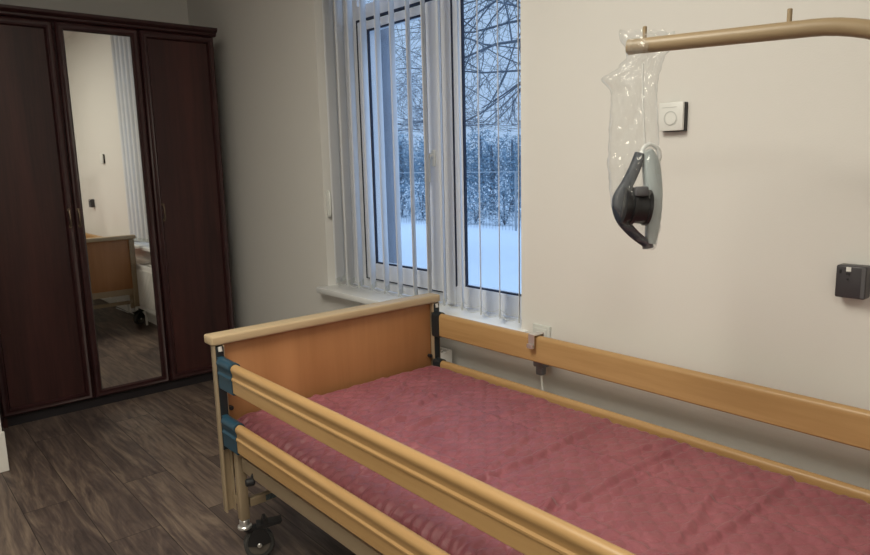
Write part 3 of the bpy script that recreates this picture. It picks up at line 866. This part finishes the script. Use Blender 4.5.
nb = thing('wall_socket_box', 'black plastic wall box with a small white sticker', 'wall box', (-.612, YW, 1.02))
bm = B(); box(bm, -.648, -.578, 1.905, YW, .984, 1.068, .005, 3); cs = obj('housing', bm, M['charcoal'], nb, True)
bm = B(); box(bm, -.5885, -.5795, 1.9035, 1.9055, .9875, 1.062, .0008); sub('side_strip', bm, M['grey_plastic'], cs)
bm = B(); box(bm, -.624, -.613, 1.9040, 1.9055, 1.053, 1.064); st_ = sub('sticker', bm, M['white_plastic'], cs); st_['label'] = 'small white square sticker'
bm = B(); box(bm, -.6235, -.6145, 1.9036, 1.9055, 1.0435, 1.0495); sub('slot', bm, M['black'], cs)
bm = B(); box(bm, -.639, -.6345, 1.9040, 1.9055, 1.047, 1.057); sub('slot', bm, M['black'], cs)
bm = B(); cyl(bm, (-.6195, 1.9045, 1.033), (0, 1, 0), .0025, .002, 12); sub('pinhole', bm, M['black'], cs)

so = thing('power_socket', 'pale wall socket half hidden behind the bed rail', 'socket', (-1.655, YW, .67))
bm = B(); box(bm, -1.702, -1.618, 1.934, YW, .60, .735, .003); box(bm, -1.690, -1.630, 1.930, 1.936, .612, .722, .003); obj('cover_plate', bm, M['pale_plastic'], so, True)
bm = B(); cyl(bm, (-1.66, 1.9305, .635), (0, 1, 0), .02, .003, 24); obj('recess', bm, M['pale_plastic'], so)
pl = thing('power_plug', 'dark plug with a white cable below the upper bed rail', 'plug', (-1.62, 1.91, .60))
bm = B(); box(bm, -1.655, -1.605, 1.880, 1.928, .585, .64, .008); box(bm, -1.645, -1.615, 1.885, 1.915, .555, .59, .006); obj('plug_body', bm, M['plug_grey'], pl, True)
bm = B(); tube(bm, [(-1.630, 1.90, .560), (-1.622, 1.897, .52), (-1.610, 1.893, .46), (-1.608, 1.89, .36), (-1.60, 1.90, .20), (-1.57, 1.91, .012), (-1.2, 1.90, .006)], .0042, 10); obj('cable', bm, M['white_plastic'], pl, True)

hk = B()
prism(hk, [(1.787, .690), (1.790, .690), (1.790, .7355), (1.840, .7355), (1.840, .700), (1.843, .700), (1.843, .7395), (1.787, .7395)], 'x', -1.592, -1.566)
prism(hk, [(1.778, .690), (1.790, .690), (1.790, .694), (1.782, .694), (1.782, .706), (1.778, .706)], 'x', -1.592, -1.566)
tag(obj('rail_hook', hk, M['chrome'], None), 'small chrome hook clipped over the upper window-side bed rail', 'hook')

# ------------------------------------------------------------------ ceiling lights (above and behind the photographer's field of view)
for (x, y, hx, hy, e, lab) in ((-1.3, .1, .5, .6, 49, 'large white ceiling light panel beside the bed foot'), (.75, -.7, .3, .3, 21, 'small square white ceiling light panel behind the bed head')):
    cl = thing('ceiling_light', lab, 'lamp', (x, y, ZC))
    bm = B(); box(bm, x - hx - .02, x + hx + .02, y - hy - .02, y + hy + .02, ZC - .03, ZC, .004); obj('light_frame', bm, M['white_plastic'], cl)
    bm = B(); box(bm, x - hx, x + hx, y - hy, y + hy, ZC - .034, ZC - .03); obj('diffuser', bm, M['lamp'], cl)
    ld = bpy.data.lights.new('ceiling_light_lamp', 'AREA'); ld.shape = 'RECTANGLE'; ld.size = hx * 2; ld.size_y = hy * 2; ld.energy = e; ld.color = (.985, .95, .81)
    lo = bpy.data.objects.new('ceiling_light_lamp', ld); COL.objects.link(lo); lo.location = (x, y, ZC - .036)

# ------------------------------------------------------------------ outside
GZ = -.45
bm = B(); NXg, NYg = 60, 60
gv = [[bm.verts.new((-70 + 90 * i / NXg, 2.6 + 75 * (j / NYg) ** 1.5, GZ + .10 * noise.noise(Vector((i * .35, j * .3, 0))) * min(1, j / 8))) for j in range(NYg + 1)] for i in range(NXg + 1)]
for i in range(NXg):
    for j in range(NYg): bm.faces.new((gv[i][j], gv[i + 1][j], gv[i + 1][j + 1], gv[i][j + 1]))
struct('snow_ground', bm, M['snow'], smooth=True, angle=3.0)
bm = B(); box(bm, XL, XR, YB, YB + .01, GZ, -.0); struct('trim_1', bm, M['render'])

MINZ = 2.0
def branch(bm, p, d, L, r, depth, gravity, spread, kids, seg=5, minr=.004, jit=.25):
    if p.z < MINZ: return
    pts = [p.copy()]; rads = [r]; n = max(3, int(5 if depth > 1 else 4))
    dd = d.normalized(); q = p.copy()
    for k in range(n):
        dd = (dd + Vector((random.uniform(-1, 1), random.uniform(-1, 1), random.uniform(-1, 1))) * jit * .5 + Vector((0, 0, -gravity))).normalized()
        q = q + dd * (L / n)
        if q.z < MINZ: q.z = MINZ + .02 * k
        pts.append(q.copy()); rads.append(max(minr, r * (1 - .62 * (k + 1) / n)))
    tube(bm, pts, rads, seg if depth > 1 else 3, cap=False)
    if depth <= 0: return
    for k in range(kids):
        t = .25 + .75 * (k + random.random()) / kids
        i = min(n - 1, int(t * n)); f = t * n - i
        bp = pts[i].lerp(pts[i + 1], f); base = (pts[i + 1] - pts[i]).normalized()
        side = Vector((random.uniform(-1, 1), random.uniform(-1, 1), random.uniform(-.8, .9)))
        side = (side - base * side.dot(base)).normalized()
        nd = (base * (1 - spread) + side * spread).normalized()
        branch(bm, bp, nd, L * random.uniform(.42, .68), max(minr, rads[i] * .6), depth - 1, gravity, spread, kids, seg, minr, jit)

# bare tree just outside, trunk to the right of the window, limbs drooping across the right pane
random.seed(21)
tb = Vector((-5.55, 8.6, GZ))
tree = thing('bare_tree', 'bare dark tree reaching drooping branches across the right window pane', 'tree', tuple(tb))
bm = B(); tube(bm, [tb, tb + Vector((.05, 0, 1.5)), tb + Vector((-.08, .05, 3.2)), tb + Vector((.0, .1, 5.0)), tb + Vector((.1, 0, 7.5))], [.19, .15, .13, .10, .04], 12)
obj('trunk', bm, M['bark'], tree, True)
limbs = [(3.1, (-1, .15, -.05), 4.4, .034), (3.5, (-1, .5, .0), 4.8, .036), (3.9, (-1, -.1, -.12), 4.6, .040), (4.2, (-1, .25, .02), 4.6, .036), (4.6, (-1, 0, -.06), 4.5, .038), (4.9, (-1, .45, .05), 4.4, .036), (5.2, (-1, .1, .12), 4.2, .036), (4.2, (.8, .5, .6), 3, .04), (5.2, (.7, -.5, .7), 3, .04)]
bm = B()
for z, d, L, r in limbs:
    branch(bm, tb + Vector((0, .05, z)), Vector(d), L, r * .9, 3, .007, .5, 6, 5, .0033, .42)
obj('branches', bm, M['bark'], tree)
# slimmer bare trees farther off, seen through the left pane
for (x, y, h, s, lab) in ((-28.8, 21.6, 7.4, 5, 'slim bare tree seen through the left window pane, nearest the drain pipe'), (-25.9, 21.8, 7.0, 9, 'slim bare tree seen through the left window pane, beside the handle')):
    random.seed(s)
    b0 = Vector((x, y, GZ)); t = thing('bare_tree', lab, 'tree', tuple(b0), 'bare trees in the snowy yard')
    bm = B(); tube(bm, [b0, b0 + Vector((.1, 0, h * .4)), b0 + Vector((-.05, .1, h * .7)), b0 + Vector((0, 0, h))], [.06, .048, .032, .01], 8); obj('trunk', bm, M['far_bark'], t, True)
    bm = B()
    for k in range(16):
        a = k * 2.4; z = h * (.28 + .6 * k / 16)
        branch(bm, b0 + Vector((0, 0, z)), Vector((math.cos(a), math.sin(a), .85)), h * .26 * (1.15 - .6 * k / 16), .022, 2, -.01, .5, 5, 4, .006, .25)
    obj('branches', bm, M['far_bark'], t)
# hedge line: individual haze-tinted trees and snow-speckled shrubs
def leaf_cloud(bm, c, rx, ry, rz, n, size, seed, tw=.35):
    rnd = random.Random(seed)
    for _ in range(n):
        while True:
            p = Vector((rnd.uniform(-1, 1), rnd.uniform(-1, 1), rnd.uniform(-1, 1)))
            if p.length < 1: break
        bump = 1 + .35 * noise.noise(p * 2.2 + Vector((seed, 0, 0)))
        p = Vector((p.x * rx * bump, p.y * ry * bump, p.z * rz * bump)) + c
        s = size * rnd.uniform(.5, 1.4)
        a = Vector((rnd.uniform(-1, 1), rnd.uniform(-1, 1), rnd.uniform(-1, 1))).normalized() * s
        b = Vector((rnd.uniform(-1, 1), rnd.uniform(-1, 1), rnd.uniform(-1, 1))).normalized() * s * tw
        bm.faces.new([bm.verts.new(p - a), bm.verts.new(p + b), bm.verts.new(p + a), bm.verts.new(p - b)])
rnd = random.Random(3)
k = 0
for i in range(26):
    x = -27.5 + i * .80 + rnd.uniform(-.08, .08); y = (16.5, 18.3)[i % 2] + rnd.uniform(-.1, .1); h = rnd.uniform(2.35, 2.85) * (1, 1.1)[i % 2]
    t = thing('hedge_tree', 'dark haze-tinted tree in the hedge line across the snowy yard', 'tree', (x, y, GZ), 'hedge trees across the yard')
    bm = B(); tube(bm, [(x, y, GZ), (x + .05, y, GZ + h * .5), (x, y, GZ + h * .9)], [.12, .08, .03], 8); obj('trunk', bm, M['bark'], t)
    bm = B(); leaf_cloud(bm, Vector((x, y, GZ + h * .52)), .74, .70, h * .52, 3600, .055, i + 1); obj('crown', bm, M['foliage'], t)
for i in range(15):
    x = -24.6 + i * 1.22 + rnd.uniform(-.12, .12); y = 14.4 + rnd.uniform(-.3, .3); h = rnd.uniform(1.2, 1.7)
    t = thing('snowy_shrub', 'low shrub speckled with snow in front of the hedge trees', 'shrub', (x, y, GZ), 'snow-speckled shrubs across the yard')
    bm = B()
    for q in range(5): tube(bm, [(x, y, GZ), (x + rnd.uniform(-.4, .4), y + rnd.uniform(-.3, .3), GZ + h * .7)], [.02, .01], 5)
    obj('stems', bm, M['bark'], t)
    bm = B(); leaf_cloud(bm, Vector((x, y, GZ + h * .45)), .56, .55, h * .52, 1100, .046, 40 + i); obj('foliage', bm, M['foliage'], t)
    bm = B(); leaf_cloud(bm, Vector((x, y - .15, GZ + h * .46)), .58, .57, h * .54, 460, .044, 90 + i, .5); obj('snow_cover', bm, M['frost'], t)['kind'] = 'stuff'
# wire fence in front of the shrubs
fe = thing('wire_fence', 'low wire mesh fence standing in the snow before the shrubs', 'fence', (-17, 13.0, GZ))
bm = B()
x = -24
while x < -9: box(bm, x - .004, x + .004, 13.0, 13.008, GZ, .22); x += .12
for z in (-.05, .22): box(bm, -24, -9, 12.998, 13.012, z - .006, z + .006)
obj('wire_panel', bm, M['wire'], fe)
bm = B(); box(bm, -24, -9, 12.995, 13.015, 1.075, 1.087); obj('top_wire', bm, M['snow'], fe)
for i in range(6):
    bm = B(); box(bm, -24.02 + i * 3, -23.98 + i * 3, 12.98, 13.02, GZ, 1.1); obj('post', bm, M['wire'], fe)

# ------------------------------------------------------------------ world: overcast winter dusk
w = bpy.data.worlds.new('overcast_sky'); scn.world = w; w.use_nodes = True
nt = w.node_tree; bg = nt.nodes['Background']
tc = nt.nodes.new('ShaderNodeTexCoord'); sp_ = nt.nodes.new('ShaderNodeSeparateXYZ')
nt.links.new(tc.outputs['Generated'], sp_.inputs[0])
r = nt.nodes.new('ShaderNodeValToRGB')
r.color_ramp.elements[0].position = 0.28; r.color_ramp.elements[0].color = (.46, .63, .90, 1)
r.color_ramp.elements[1].position = .8; r.color_ramp.elements[1].color = (1.12, 1.6, 2.4, 1)
nt.links.new(sp_.outputs['Z'], r.inputs['Fac']); nt.links.new(r.outputs['Color'], bg.inputs['Color'])
bg.inputs['Strength'].default_value = 1.0

for o in bpy.data.objects:
    if '_abs' in o: del o['_abs']

vs = scn.view_settings
vs.view_transform = 'Standard'; vs.look = 'None'; vs.exposure = 0.0; vs.gamma = 1.0; vs.use_curve_mapping = False
